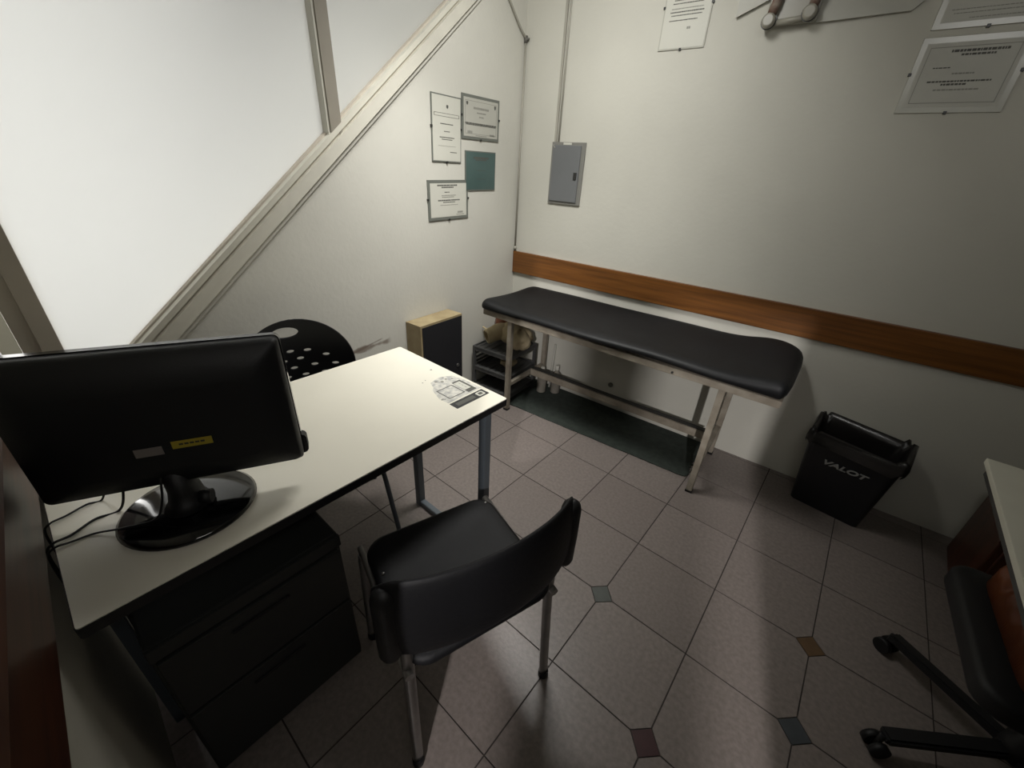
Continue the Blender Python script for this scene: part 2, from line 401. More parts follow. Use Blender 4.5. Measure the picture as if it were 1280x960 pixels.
onback(.035, .335, 1.953, 2.16, .0, name='certificate', label='landscape certificate cut off by the frame top, above the bordered one', cat='certificate', paper='paper_grey', lines=L7, margin=.018, seam='mount')

# tilted laminated sheets behind an old double bracket
t = thing('wall_poster', 'wide laminated sheet at the top edge, tilted behind an old enamel bracket', 'poster', (-.33, YB, 2.06), group=None)
bm = bm_new()
prism(bm, [(-.31, -.004), (-.03, .105), (.00, -.05), (.29, -.045), (.335, .0), (.335, .26), (-.31, .26)], -.016, -.0115, axis=1); sf = bm
bm = bm_new(); prism(bm, [(-.31, -.0), (-.03, .108), (.02, -.045), (.29, -.04), (.29, .25), (-.31, .25)], -.010, 0, axis=1); obj('backing', bm, 'panel_edge', t)
bm = sf
for k in range(6): box(bm, -.26, -.05-.01*k, -.0175, -.0162, .15+.014*k, .154+.014*k, mi=1)
obj('sheet_surface', bm, ['paper_grey', 'ink_light'], t)
t = thing('wall_bracket', 'old enamel bracket with two round caps and rusty arms at the top edge', 'bracket', (-.43, YB-.018, 2.035))
bm = bm_new(); box(bm, -.085, .10, -.018, 0, -.025, .075, bev=.006); obj('plate', bm, 'steel', t)
for sx, sz in ((-.068, -.012), (.072, .000)):
    bm = bm_new(); tube(bm, [(sx, -.016, sz+.0), (sx, -.024, sz+.0), (sx, -.050, sz), (sx, -.056, sz)], [.026, .027, .024, .017], n=20); k = obj('cap', bm, 'steel', t)
    bm = bm_new(); tube(bm, [(sx, -.030, sz), (sx, -.036, sz)], .0285, n=20); obj('ring', bm, 'clip', k)
    bm = bm_new(); tube(bm, [(sx+.004, -.034, sz+.02), (sx+.012, -.036, sz+.05), (sx+.02, -.034, sz+.12)], [.017, .019, .017], n=12); obj('arm', bm, 'rust', t)
bm = bm_new(); tube(bm, [(-.05, -.024, -.018), (.085, -.024, -.010)], .010, n=10); obj('crossbar', bm, 'steel', t)

# electrical panel
t = thing('electrical_panel', 'grey metal electrical panel with a black latch on the back wall', 'panel', (-1.40, YB, 1.418))
bm = bm_new(); box(bm, -.113, .111, -.012, 0, -.165, .166, bev=.003); obj('frame', bm, 'panel_edge', t)
bm = bm_new(); box(bm, -.100, .088, -.021, -.012, -.150, .150, bev=.004); d = obj('door', bm, 'panel_grey', t)
bm = bm_new(); box(bm, .058, .078, -.027, -.021, -.025, .012, bev=.002); obj('latch', bm, 'clip', d)
bm = bm_new(); box(bm, -.035, .02, -.0135, -.012, .152, .163); k = obj('label_strip', bm, 'paper', t)
bm = bm_new(); tube(bm, [(-.100, -.016, .150), (-.086, -.02, .135)], .004, n=8); obj('hinge_tab', bm, 'conduit', t)

# conduits
t = thing('conduit', 'thin painted conduit running down the room corner with a joint near the top', 'conduit', (0,0,0))
bm = bm_new(); tube(bm, [(XL+.012, YB-.014, .95), (XL+.012, YB-.014, 2.075)], .006); obj('pipe', bm, 'conduit', t)
bm = bm_new(); tube(bm, smooth_path([(XL+.012, YB-.014, 2.085), (XL+.010, 2.33, 2.12), (XL+.010, 2.225, 2.21), (XL+.010, 1.95, 2.45), (XL+.010, 1.8, ZC)]), .006); obj('pipe', bm, 'conduit', t)
bm = bm_new(); tube(bm, [(XL+.012, YB-.014, 2.062), (XL+.012, YB-.014, 2.094)], .010); tube(bm, [(XL+.002, YB-.014, 2.078), (XL+.034, YB-.014, 2.078)], .005, n=8); obj('joint', bm, 'conduit_dark', t)
bm = bm_new(); tube(bm, [(XL+.012, YB-.014, .935), (XL+.012, YB-.014, .957)], .010); obj('joint', bm, 'conduit', t)
t = thing('cable_trunking', 'white cable trunking running from the ceiling to the electrical panel', 'trunking', (0,0,0))
bm = bm_new(); box(bm, -1.502, -1.488, YB-.012, YB, 1.585, ZC, bev=.002); obj('duct', bm, 'conduit', t)
bm = bm_new(); tube(bm, [(-1.474, YB-.006, 1.585), (-1.474, YB-.006, ZC)], .0055); obj('pipe', bm, 'conduit', t)
bm = bm_new(); tube(bm, [(-.89, YB, .171), (-.89, YB-.008, .171)], .016, n=16); tag(obj('wall_plug', bm, 'conduit_dark'), 'small dark round plug in the wall under the bench', 'plug')

# ------------------------------------------------------------------ desk
DA = math.atan2(-.063, -.998)      # desk frame: local x along length (towards the camera wall), local y = depth (towards left wall)
t = bpy.data.objects.new('desk', None); COL.objects.link(t)
ld = Vector((-.063, -.998, 0)).normalized(); dd = Vector((-ld.y, ld.x, 0))*-1
# local x = ld, local y = dd (dd points to -x)
DM = Matrix(((ld.x, dd.x, 0, -.725), (ld.y, dd.y, 0, .996), (0, 0, 1, 0), (0,0,0,1)))
flip = DM.to_3x3().determinant() < 0
# keep a right handed frame: local x = dd (depth), local y = ld (length)
DM = Matrix(((dd.x, ld.x, 0, -.725), (dd.y, ld.y, 0, .996), (0, 0, 1, 0), (0,0,0,1)))
t.matrix_world = DM; tag(t, 'white topped desk with black edging carrying the monitor', 'desk')
desk = t
DW, DL = .618, 1.093
bm = bm_new(); prism(bm, rrect(DW-.004, DL-.004, .006, cx=DW/2, cy=DL/2), .735, .74); obj('tabletop', bm, 'desk_white', t)
bm = bm_new(); prism(bm, rrect(DW, DL, .008, cx=DW/2, cy=DL/2), .714, .7375); obj('edge_band', bm, 'edge_black', t)
for (yy, xa, xb) in ((.075, .035, .445), (DL-.0145, .27, .54)):
    for xx in (xa, xb):
        bm = bm_new(); bar(bm, (xx, yy, 0.0), (xx, yy, .714), .026 if yy > .5 else .032, .026 if yy > .5 else .032); obj('leg', bm, 'desk_metal', t)
    bm = bm_new(); bar(bm, (xa-.013, yy, .016), (xb+.013, yy, .016), .026, .026); obj('foot_rail', bm, 'desk_metal', t)
    bm = bm_new(); bar(bm, (xa-.013, yy, .70), (.56, yy, .70), .026, .026); obj('support_rail', bm, 'desk_metal', t)
bm = bm_new(); bar(bm, (.30, .09, .695), (.30, DL-.03, .695), .03, .03); obj('crossbar', bm, 'desk_metal', t)

# pedestal cabinet under the desk
t = thing('drawer_pedestal', 'dark grey metal pedestal cabinet standing under the desk', 'cabinet', (-.815, .365, 0), DM.to_euler()[2])
t.matrix_world = Matrix(((dd.x, ld.x, 0, -.80), (dd.y, ld.y, 0, .367), (0, 0, 1, 0), (0,0,0,1)))
bm = bm_new(); box(bm, .012, .40, 0, .415, .012, .56, bev=.006); obj('body', bm, 'cab_grey', t)
for (z0, z1) in ((.03, .30), (.312, .515)):
    bm = bm_new(); box(bm, -.004, .012, .008, .408, z0, z1, bev=.004); d = obj('drawer', bm, 'cab_grey', t)
    bm = bm_new(); box(bm, -.009, -.004, .15, .28, z1-.046, z1-.038, bev=.002); obj('handle', bm, 'matte_black', d)
bm = bm_new(); box(bm, .0, .012, 0, .415, .523, .56, bev=.003); obj('top_rail', bm, 'cab_grey', t)
bm = bm_new(); box(bm, .03, .39, .02, .4, .0, .012); obj('plinth', bm, 'matte_black', t)

# printed stickers on the desk (faded, worn)
t = bpy.data.objects.new('desk_sticker', None); COL.objects.link(t); t.matrix_world = DM
tag(t, 'worn grey printed sticker with a black strip on the far corner of the desk', 'sticker')
bm = bm_new(); prism(bm, [(.118,.010),(.20,.012),(.262,.024),(.285,.07),(.27,.12),(.235,.135),(.222,.15),(.160,.172),(.118,.168)], .7400, .7402); fpb = bm
bm = bm_new(); prism(bm, rrect(.040, .152, .002, cx=.091, cy=.0945), .7400, .7404); k = obj('black_strip', bm, 'ink_dark', t)
bm = bm_new(); prism(bm, rrect(.019, .082, .002, cx=.091, cy=.114), .7404, .7406); obj('strip_text_block', bm, 'ink', k)
bm = bm_new(); prism(bm, rrect(.026, .032, .006, cx=.091, cy=.044), .7404, .7406); q = obj('round_icon', bm, 'paper', k)
bm = bm_new(); prism(bm, rrect(.014, .018, .004, cx=.091, cy=.044), .7406, .7408, mi=0); obj('icon_mark', bm, 'ink', k)
bm = bm_new(); prism(bm, rrect(.092, .040, .002, cx=.172, cy=.046), .7402, .7404); k = obj('card_backing', bm, 'ink', t)  # ink-coloured rectangle under the card print
bm = bm_new(); prism(bm, rrect(.062, .030, .003, cx=.178, cy=.050), .7404, .7406); k2 = obj('card', bm, 'paper', k)
bm = bm_new()
for q in range(3): box(bm, .158+q*.016, .168+q*.016, .046, .0475, .7406, .7408)
obj('card_print', bm, 'ink', k2)
bm = bm_new()
for (hw, hh, w_) in ((.036, .036, .004),):
    cx_, cy_ = .172, .110
    for (a0, a1, b0, b1) in ((-hw, hw, -hh, -hh+w_), (-hw, hw, hh-w_, hh), (-hw, -hw+w_, -hh+w_, hh-w_), (hw-w_, hw, -hh+w_, hh-w_)):
        box(bm, cx_+a0, cx_+a1, cy_+b0, cy_+b1, .7402, .7404)
obj('square_mark', bm, 'ink', t)
bm = fpb
for (cx_, cy_, r_) in ((.151,.166,.006),(.145,.160,.004),(.353,.049,.005),(.262,.100,.007),(.255,.060,.006),(.25,.082,.008),(.272,.06,.004),(.243,.04,.006),(.30,.12,.003),(.29,.14,.003)):
    prism(bm, [(cx_+r_*math.cos(a)*random.uniform(.6,1.2), cy_+r_*math.sin(a)*random.uniform(.6,1.2)) for a in [k*PI/4 for k in range(8)]], .7402, .7404, mi=1)
obj('faded_print', bm, ['sticker_faded', 'ink_light'], t)

# ------------------------------------------------------------------ monitor
MA = math.radians(60)
t = thing('monitor', 'black flat monitor seen from behind with a yellow label, on the desk', 'monitor', (-.957, .13, .74), MA)
bm = bm_new()
lathe(bm, [(.100, .0), (.122, .002), (.126, .008), (.118, .014), (.06, .021), (.02, .024)], n=48, sx=1.02, sy=.98); obj('base', bm, 'gloss_black', t)
bm = bm_new()
tube(bm, [(0, .00, .018), (0, .002, .034), (0, .004, .06), (0, .004, .13)], [.056, .042, .036, .034], n=24, sy=.8); nk = obj('neck', bm, 'black_plastic', t)
bm = bm_new(); tube(bm, [(.028, -.012, .035), (.05, -.014, .035)], .016, n=14); obj('hinge_cover', bm, 'black_plastic', nk)
X0 = .016; HW = .228; ZB, ZT = .086, .386
def ring(bm, w, z0, z1, y, r=.012):
    return [bm.verts.new((X0+p[0], y, (z0+z1)/2+p[1])) for p in rrect(w*2, z1-z0, r)]
bm = bm_new()
rs = [ring(bm, HW, ZB, ZT, .012, .010), ring(bm, HW, ZB, ZT, -.006, .010), ring(bm, HW-.006, ZB+.006, ZT-.006, -.018, .012), ring(bm, HW-.05, ZB+.035, ZT-.05, -.030, .02), ring(bm, HW-.07, ZB+.05, ZT-.07, -.034, .02)]
for a, b in zip(rs, rs[1:]):
    n = len(a)
    for k in range(n): bm.faces.new((a[k], a[(k+1) % n], b[(k+1) % n], b[k])).smooth = True
bm.faces.new(rs[0][::-1]); bm.faces.new(rs[-1])
sh = obj('back_shell', bm, 'black_plastic', t)
bm = bm_new(); prism(bm, [(X0+p[0], (ZB+ZT)/2+p[1]) for p in rrect(HW*2+.004, ZT-ZB+.004, .012)], .012, .026, axis=1); bz = obj('bezel', bm, 'gloss_black', t)
bm = bm_new(); box(bm, X0-HW+.018, X0+HW-.018, .026, .0268, ZB+.035, ZT-.018); obj('screen', bm, 'gloss_black', bz)
bm = bm_new(); prism(bm, [(X0+p[0], ZB+.020+p[1]) for p in rrect(HW*2+.020, .052, .012)], .020, .040, axis=1); obj('chin', bm, 'black_plastic', t)
def label_on_back(name, m, u0, u1, z0, z1, par):
    bm = bm_new(); box(bm, u0, u1, -.0352, -.0342, z0, z1); return obj(name, bm, m, par)
k = label_on_back('yellow_label', 'yellow', .024, .092, .184, .201, sh)
bm = bm_new()
for q in range(5): box(bm, .036+q*.009, .043+q*.009, -.0356, -.0352, .191, .195)
obj('label_print', bm, 'ink_dark', k)
label_on_back('grey_label', 'label_grey', -.037, .008, .176, .195, sh)
bm = bm_new()
for q in range(9): box(bm, -.02+q*.008, -.015+q*.008, -.031, -.0296, .140, .146)
obj('vent_slots', bm, 'matte_black', sh)

# cables from the monitor over the desk edge
def cable(lbl, pts, r=.0022):
    bm = bm_new(); tube(bm, smooth_path(pts, 10), r, n=8); return tag(obj('cable', bm, 'cable'), lbl, 'cable', 'monitor cables')
cable('thin black cable crossing the monitor base to the desk edge, lowest of three', [(-.935,.10,.86),(-.925,.085,.81),(-.935,.065,.772),(-.975,.02,.757),(-1.02,-.02,.7435),(-1.028,-.055,.7435),(-1.032,-.080,.7435),(-1.032,-.092,.72),(-1.02,-.094,.62)])
cable('black cable curving from under the monitor to the desk edge, middle of three', [(-1.06,.07,.87),(-1.05,.05,.80),(-1.063,.03,.7435),(-1.068,-.01,.7435),(-1.05,-.05,.7435),(-1.048,-.078,.7435),(-1.048,-.091,.72),(-1.04,-.092,.62)], .0026)
cable('black cable at the back behind the monitor, nearest the wall post, shortest of three', [(-1.12,.04,.87),(-1.115,.03,.80),(-1.13,.015,.7435),(-1.135,-.01,.7435),(-1.125,-.045,.7435),(-1.12,-.072,.7435),(-1.12,-.084,.72),(-1.11,-.085,.62)])

# ------------------------------------------------------------------ near chair
t = thing('visitor_chair', 'black padded chair with metal legs in front of the desk, seen from behind', 'chair', (-.374, .489, 0), math.radians(69.5))
def pad(bm, w, d, z0, z1, y0, r=.06, crown=.0, nr=6):
    prof = [(.014, 0), (.003, .006), (0, .014), (0, z1-z0-.014), (.004, z1-z0-.005), (.014, z1-z0)]
    rs = []
    for ins, h in prof: rs.append([bm.verts.new((p[0], y0+d/2+p[1], z0+h)) for p in rrect(w-2*ins, d-2*ins, r-ins*.5, nr)])
    n = len(rs[0])
    for a, b in zip(rs, rs[1:]):
        for k in range(n): bm.faces.new((a[k], a[(k+1) % n], b[(k+1) % n], b[k])).smooth = True
    bm.faces.new(rs[0][::-1]); last = rs[-1]
    # crowned top
    for f_, h in ((.8, .006), (.5, .010)):
        nr_ = [bm.verts.new((v.co.x*f_, y0+d/2+(v.co.y-y0-d/2)*f_, z1+h*(1 if crown >= 0 else -1))) for v in rs[-1]]
        for k in range(n): bm.faces.new((last[k], last[(k+1) % n], nr_[(k+1) % n], nr_[k])).smooth = True
        last = nr_
    bm.faces.new(last).smooth = True
bm = bm_new(); pad(bm, .415, .405, .428, .462, -.01, crown=-1); st = obj('seat', bm, 'black_vinyl', t)
for sx, sy in ((.185, .355), (-.185, .26)):
    bm = bm_new(); lathe(bm, [(.004, .4615), (.004, .4645), (.001, .465)], n=10, c=(sx, sy)); obj('seat_rivet', bm, 'chrome', st)
# curved back rest
bm = bm_new(); NX, NZ = 28, 10; W2 = .256
def bk(u, v, side):
    x = u*W2; e = max(0, abs(u)-.80)/.20
    yc = -.040*(1-u*u) + .020*abs(u)**6 + .012*abs(u)**2
    zt_ = .754 - .030*e**2.2; zb = .508 + .02*e**2
    z = zb + (zt_-zb)*v
    yl = -.018*math.sin(PI*v)*.5 + .012*v*0
    th_ = .014*(1-.6*abs(2*v-1)**4)
    return (x, yc+yl+side*th_+.004, z)
gr = {}
for s in (-1, 1):
    for i in range(NX+1):
        for j in range(NZ+1): gr[s, i, j] = bm.verts.new(bk(-1+2*i/NX, j/NZ, s))
for i in range(NX):
    for j in range(NZ):
        bm.faces.new((gr[1,i,j], gr[1,i+1,j], gr[1,i+1,j+1], gr[1,i,j+1])); bm.faces.new((gr[-1,i,j+1], gr[-1,i+1,j+1], gr[-1,i+1,j], gr[-1,i,j]))
for i in range(NX):
    for j in (0, NZ): bm.faces.new((gr[1,i,j], gr[-1,i,j], gr[-1,i+1,j], gr[1,i+1,j]))
for j in range(NZ):
    for i in (0, NX): bm.faces.new((gr[1,i,j], gr[1,i,j+1], gr[-1,i,j+1], gr[-1,i,j]))
bk_o = obj('backrest', bm, 'black_vinyl', t, mods=[('SUBSURF', dict(levels=1, render_levels=1))], smooth=True)
for s in (-1, 1):
    bm = bm_new(); tube(bm, [(s*.236, .016, z_) for z_ in (.508, .511, .518, .53, .62, .705, .722, .731, .735)], [.006, .014, .021, .025, .026, .025, .021, .013, .005], n=20, sy=1.05); obj('side_bracket', bm, 'black_plastic', t)
bm = bm_new()
for q in range(6):
    x_ = .10+q*.0085; u_ = x_/W2; yy = -.040*(1-u_*u_)+.012*u_*u_+.004-.0125
    box(bm, x_, x_+.0055, yy-.0022, yy+.004, .550+.0015*(q % 2), .557)
obj('maker_mark', bm, 'paper', bk_o)
for s in (-1, 1):
    bm = bm_new(); tube(bm, smooth_path([(s*.212, .0, .012), (s*.208, .012, .2), (s*.204, .022, .40), (s*.205, .018, .52), (s*.208, .01, .66)], 6), .0115, n=12, sy=1.3); lg = obj('leg', bm, 'chrome', t)
    bm = bm_new(); tube(bm, [(s*.212, .0, .0), (s*.212, 0, .022), (s*.2115, 0, .028)], [.016, .016, .013], n=14); obj('rubber_foot', bm, 'matte_black', lg)
    bm = bm_new(); tube(bm, smooth_path([(s*.222, .40, .012), (s*.218, .392, .20), (s*.212, .385, .40), (s*.210, .378, .425)], 6), .0115, n=12, sy=1.3); lg = obj('leg', bm, 'chrome', t)
    bm = bm_new(); tube(bm, [(s*.222, .40, .0), (s*.222, .40, .022), (s*.2215, .4, .028)], [.016, .016, .013], n=14); obj('rubber_foot', bm, 'matte_black', lg)
    bm = bm_new(); tube(bm, [(s*.208, .0, .418), (s*.210, .404, .430)], .0115, n=12); obj('side_rail', bm, 'chrome', t)
for y_ in (.07, .33):
    bm = bm_new(); tube(bm, [(-.205, y_, .414), (.205, y_, .414)], .010, n=10); obj('crossbar', bm, 'chrome', t)

# ------------------------------------------------------------------ rear chair with perforated shell
t = thing('plastic_chair', 'black plastic chair with perforated round back between the desk and the wall', 'chair', (-1.55, .70, 0), math.radians(66-180))
# local -x = image right ; local +y faces the desk
HX = lambda u: -u
big = (HX(-.032), .838, .047, .0205)
small = [(-.027,.759),(.035,.757),(.1,.732),(-.057,.72),(.004,.725),(.052,.692),(.129,.691),(-.025,.687),(-.054,.65),(.012,.652),(-.09,.757),(-.115,.716),(-.085,.683),(.085,.655),(-.118,.648),(.04,.617),(-.02,.615),(.10,.617),(-.08,.612)]
holes = [big] + [(HX(u), z, .0135, .0062) for u, z in small]
NU, NV = 150, 120; BW = .205
def outl(v):      # half width at height param 0..1 (z .54 .. .887)
    z = .54 + .347*v
    if v < .42: return BW*(.93 + .07*v/.42)
    k = (v-.42)/.58
    return BW*max(0, 1-k**2.3)**.5
bm = bm_new(); V = {}; 
for i in range(NU+1):
    for j in range(NV+1):
        v = 1-(1-j/NV)**1.0; v = math.sin(v*PI/2)**1.0 if False else v
        v = min(v, .9995); z = .54+.347*v; hw = outl(v); x = (-1+2*i/NU)*hw
        V[i, j] = [x, z]
dead = set()
for i in range(NU):
    for j in range(NV):
        cx_ = sum(V[a][0] for a in ((i,j),(i+1,j),(i+1,j+1),(i,j+1)))/4; cz_ = (V[i,j][1]+V[i,j+1][1])/2
        for (hx, hz, a, b_) in holes:
            if ((cx_-hx)/a)**2+((cz_-hz)/b_)**2 < 1: dead.add((i, j)); break
for (i, j), p in V.items():      # snap the rim vertices on the ellipses
    near = [(i-1,j-1),(i,j-1),(i-1,j),(i,j)]; nd = [q in dead for q in near]
    if any(nd) and not all(nd):
        for (hx, hz, a, b_) in holes:
            k = math.hypot((p[0]-hx)/a, (p[1]-hz)/b_)
            if .5 < k < 1.6: p[0] = hx+(p[0]-hx)/k; p[1] = hz+(p[1]-hz)/k; break
def shell_y(x, z): return .11*(x/BW)**2*.45 - .10*(z-.54)**1.0*.18 - .012
vv = {}
for i in range(NU):
    for j in range(NV):
        if (i, j) in dead: continue
        q = []
        for kx in ((i,j),(i+1,j),(i+1,j+1),(i,j+1)):
            if kx not in vv: vv[kx] = bm.verts.new((V[kx][0], shell_y(*V[kx]), V[kx][1]))
            q.append(vv[kx])
        bm.faces.new(q)
sh = obj('backrest', bm, 'black_plastic', t, mods=[('SOLIDIFY', dict(thickness=.006, offset=0))], smooth=True)
# seat: shallow dish
bm = bm_new(); NS = 16; sv = {}
pts = rrect(.42, .40, .09, 6)
prev = None
for f_ in (1.0, .985, .93, .8, .6, .35, .1):
    dz = {1.0: -.022, .985: -.004, .93: 0, .8: -.006, .6: -.013, .35: -.017, .1: -.018}[f_]
    rg = [bm.verts.new((p[0]*f_, .235+p[1]*f_, .445+dz)) for p in pts]
    if prev:
        for k in range(len(pts)): bm.faces.new((prev[k], prev[(k+1) % len(pts)], rg[(k+1) % len(pts)], rg[k]))
    prev = rg
bm.faces.new(prev)
obj('seat', bm, 'black_plastic', t, mods=[('SOLIDIFY', dict(thickness=.006, offset=-1))], smooth=True)
for s in (-1, 1):
    bm = bm_new(); tube(bm, smooth_path([(s*.225, -.03, .0), (s*.205, .0, .22), (s*.195, .03, .41), (s*.195, .02, .46), (s*.192, .022, .56), (s*.185, .03, .62)], 6), .0095, n=10); obj('leg', bm, 'desk_metal', t)
    bm = bm_new(); tube(bm, smooth_path([(s*.235, .47, .0), (s*.215, .44, .22), (s*.195, .41, .41), (s*.17, .37, .425)], 6), .0095, n=10); obj('leg', bm, 'desk_metal', t)
    bm = bm_new(); tube(bm, [(s*.193, .02, .415), (s*.193, .41, .415)], .009, n=10); obj('side_rail', bm, 'desk_metal', t)

# ------------------------------------------------------------------ wooden speaker box
t = thing('speaker_box', 'pale wooden box with a black front standing by the left wall near the corner', 'speaker', (XL+.003, 1.404, 0), 0)
bm = bm_new(); BD, BWd, BH = .118, .328, .652
prism(bm, [(0,0), (BD,0), (BD,.016), (.02,.016), (.02,BWd-.016), (BD,BWd-.016), (BD,BWd), (0,BWd)], .016, BH-.016)
box(bm, 0, BD, 0, BWd, BH-.016, BH); box(bm, 0, BD, 0, BWd, 0, .016)
obj('case', bm, 'wood_beige', t)
bm = bm_new(); box(bm, BD-.018, BD+.002, .012, BWd-.002, .012, BH-.012, bev=.002); gfront = obj('front_panel', bm, 'grille', t)
bm = bm_new(); tube(bm, [(BD+.002, .285, .325), (BD+.007, .285, .325)], .011, n=14); obj('badge', bm, 'chrome', gfront)

# ------------------------------------------------------------------ examination bench
t = thing('examination_bench', 'long black padded examination bench on a beige metal frame along the wall', 'bench', (-.79, 1.89, 0))
O = Vector((-.79, 1.89, 0))
# cushion with an uneven, sagging surface
bm = bm_new(); NX, NY = 56, 14
def prof_front(x):
    return .703 + .030*math.exp(-((x+1.66)/.17)**2) + .028*(max(0, x+.25)/.31)**1.6
def prof_back(x):
    if x < -1.5: return .736-.05*((-1.5-x)/.13)**2
    return .734 + .030*math.exp(-((x+.06)/.13)**2) - .02*max(0, x-.0)/.08
x0, x1, y0, y1 = -1.612, .066, -.032, .482
def cpt(i, j, top):
    u, v = i/NX, j/NY
    x = x0+(x1-x0)*u; y = y0+(y1-y0)*v
    zf, zb_ = prof_front(x), prof_back(x)
    z = zf + (zb_-zf)*(v*v*(3-2*v)) - .012*math.sin(PI*v)
    ed = min(v, 1-v)*(y1-y0); eu = min(u, 1-u)*(x1-x0)
    for e_ in (ed, eu):
        if e_ < .018: z -= .013*(1-math.sqrt(max(0, 1-(1-e_/.018)**2)))
    if not top: z = .660 - .014*max(0, (x+.5)/.56)
    yy = y + (.006*math.sin(x*9) if j in (0, NY) else 0)
    # corners pull in
    xx = x + (.02*(1-2*u))*(abs(2*v-1)**6)*(abs(2*u-1)**8)
    if u > .95: xx += .02*(v-.3)*(u-.95)/.05
    return (xx-O.x, yy, z)
G = {}
us = list(range(NX+1)); 
for tp in (0, 1):
    for i in range(NX+1):
        for j in range(NY+1): G[tp,i,j] = bm.verts.new(cpt(i, j, tp))
for i in range(NX):
    for j in range(NY):
        bm.faces.new((G[1,i,j], G[1,i+1,j], G[1,i+1,j+1], G[1,i,j+1])); bm.faces.new((G[0,i,j+1], G[0,i+1,j+1], G[0,i+1,j], G[0,i,j]))
for i in range(NX):
    for j in (0, NY): bm.faces.new((G[1,i,j], G[0,i,j], G[0,i+1,j], G[1,i+1,j]))
for j in range(NY):
    for i in (0, NX): bm.faces.new((G[1,i,j], G[1,i,j+1], G[0,i,j+1], G[0,i,j]))
obj('cushion', bm, 'bench_vinyl', t, mods=[('SUBSURF', dict(levels=1, render_levels=1))], smooth=True)
lx = lambda x: x-O.x
for y_ in (.0, .43):
    bm = bm_new(); bar(bm, (lx(-1.59), y_, .643), (lx(.045), y_, .625), .030, .034); obj('side_rail', bm, 'bench_metal', t)
for x_ in (-1.585, -1.39, -.79, -.185, .035):
    bm = bm_new(); zz = .641-.011*(x_+1.59); bar(bm, (lx(x_), .0, zz), (lx(x_), .43, zz), .028, .03); obj('cross_rail', bm, 'bench_metal', t)
for x_, zz in ((-1.39, .628), (-.182, .612)):
    for y_ in (.010, .43):
        bm = bm_new(); bar(bm, (lx(x_), y_, .0), (lx(x_), y_, zz), .030, .030); lg = obj('leg', bm, 'bench_metal', t)
        bm = bm_new(); bar(bm, (lx(x_), y_, .0), (lx(x_), y_, .014), .034, .034); obj('foot_cap', bm, 'matte_black', lg)
    bm = bm_new(); bar(bm, (lx(x_), .02, .19), (lx(x_), .42, .19), .026, .026); obj('brace', bm, 'bench_metal', t)
bm = bm_new(); bar(bm, (lx(-1.37), .25, .205), (lx(-.2), .25, .205), .022, .045); s_ = obj('stretcher', bm, 'bench_metal', t)
bm = bm_new(); bar(bm, (lx(-1.37), .262, .232), (lx(-.2), .262, .232), .03, .006, bev=0); obj('stretcher_shade_strip', bm, 'clip', s_)  # dark strip standing in for the shadow groove along the stretcher top
bm = bm_new(); tube(bm, [(lx(-.408), -.019, .625), (lx(-.408), -.015, .625)], .006, n=10); obj('bolt', bm, 'clip', t)

# mat below the bench with a frayed end
bm = bm_new()
pts = [(-1.742, 1.975), (-1.42, 1.962)]
n = 40
pts += [(-1.42+1.17*k/n, 1.962+.03*k/n+random.uniform(-.002, .002)) for k in range(1, n)]
pts += [(-.245, 1.995), (-.232, 2.0)]
pts += [(-.226+random.uniform(-.012, .006), 2.0+.385*k/36) for k in range(1, 36)]
pts += [(-.235, 2.388), (-1.742, 2.388)]
prism(bm, pts, .0, .006); tag(obj('floor_mat', bm, 'mat_green'), 'dark green floor mat with a frayed end lying under the bench', 'mat')

# ------------------------------------------------------------------ small rack with cloth
t = thing('plastic_rack', 'small grey two tier plastic rack under the left end of the bench', 'rack', (-1.575, 2.10, .006), math.radians(2))
for z_ in (.335, .19, .05):
    bm = bm_new()
    box(bm, -.155, .155, -.165, .165, z_, z_+.008)
    for (a0,a1,b0,b1) in ((-.155,.155,-.165,-.155),(-.155,.155,.155,.165),(-.155,-.145,-.155,.155),(.145,.155,-.155,.155)): box(bm, a0, a1, b0, b1, z_-.014, z_+.018, bev=.002)
    for k in range(7): box(bm, -.14+k*.044, -.118+k*.044, -.15, .15, z_+.008, z_+.011)
    obj('shelf', bm, 'rack', t)
for sx in (-1, 1):
    for sy in (-1, 1):
        bm = bm_new(); bar(bm, (sx*.146, sy*.156, 0), (sx*.146, sy*.156, .352), .022, .022, bev=.004); obj('leg', bm, 'rack', t)
bm = bm_new()
for sx in (-1,): 
    for k in range(3): box(bm, -.156, -.150, -.15, .15, .22+.03*k, .232+.03*k)
obj('side_slats', bm, 'rack', t)
# rolled cloth bundle
def blob(bm, c, r, seed, lump=.25, n=24, m_=14):
    rnd = random.Random(seed); ph = [rnd.uniform(0, 6.28) for _ in range(8)]
    rg = []
    for j in range(1, m_):
        th_ = PI*j/m_; row = []
        for k in range(n):
            a = 2*PI*k/n
            f_ = 1+lump*(.5*math.sin(2*a+ph[0]+th_*2)+.3*math.sin(3*a+ph[1]-th_*3)+.25*math.sin(5*a+ph[2]+th_*4)+.15*math.sin(9*a+ph[3]+5*th_))
            row.append(bm.verts.new((c[0]+r[0]*f_*math.sin(th_)*math.cos(a), c[1]+r[1]*f_*math.sin(th_)*math.sin(a), c[2]+r[2]*math.cos(th_)*(1+.3*lump*math.sin(3*a+ph[4])))))
        rg.append(row)
    for a, b in zip(rg, rg[1:]):
        for k in range(n): bm.faces.new((a[k], a[(k+1) % n], b[(k+1) % n], b[k]))
    for row, z_ in ((rg[0], 1), (rg[-1], -1)):
        p = bm.verts.new((c[0], c[1], c[2]+r[2]*z_))
        for k in range(n): bm.faces.new((row[k], row[(k+1) % n], p))
t = thing('cloth_bundle', 'cream cloth bundle with a rolled opening lying on the plastic rack', 'cloth', (-1.56, 2.06, .372))
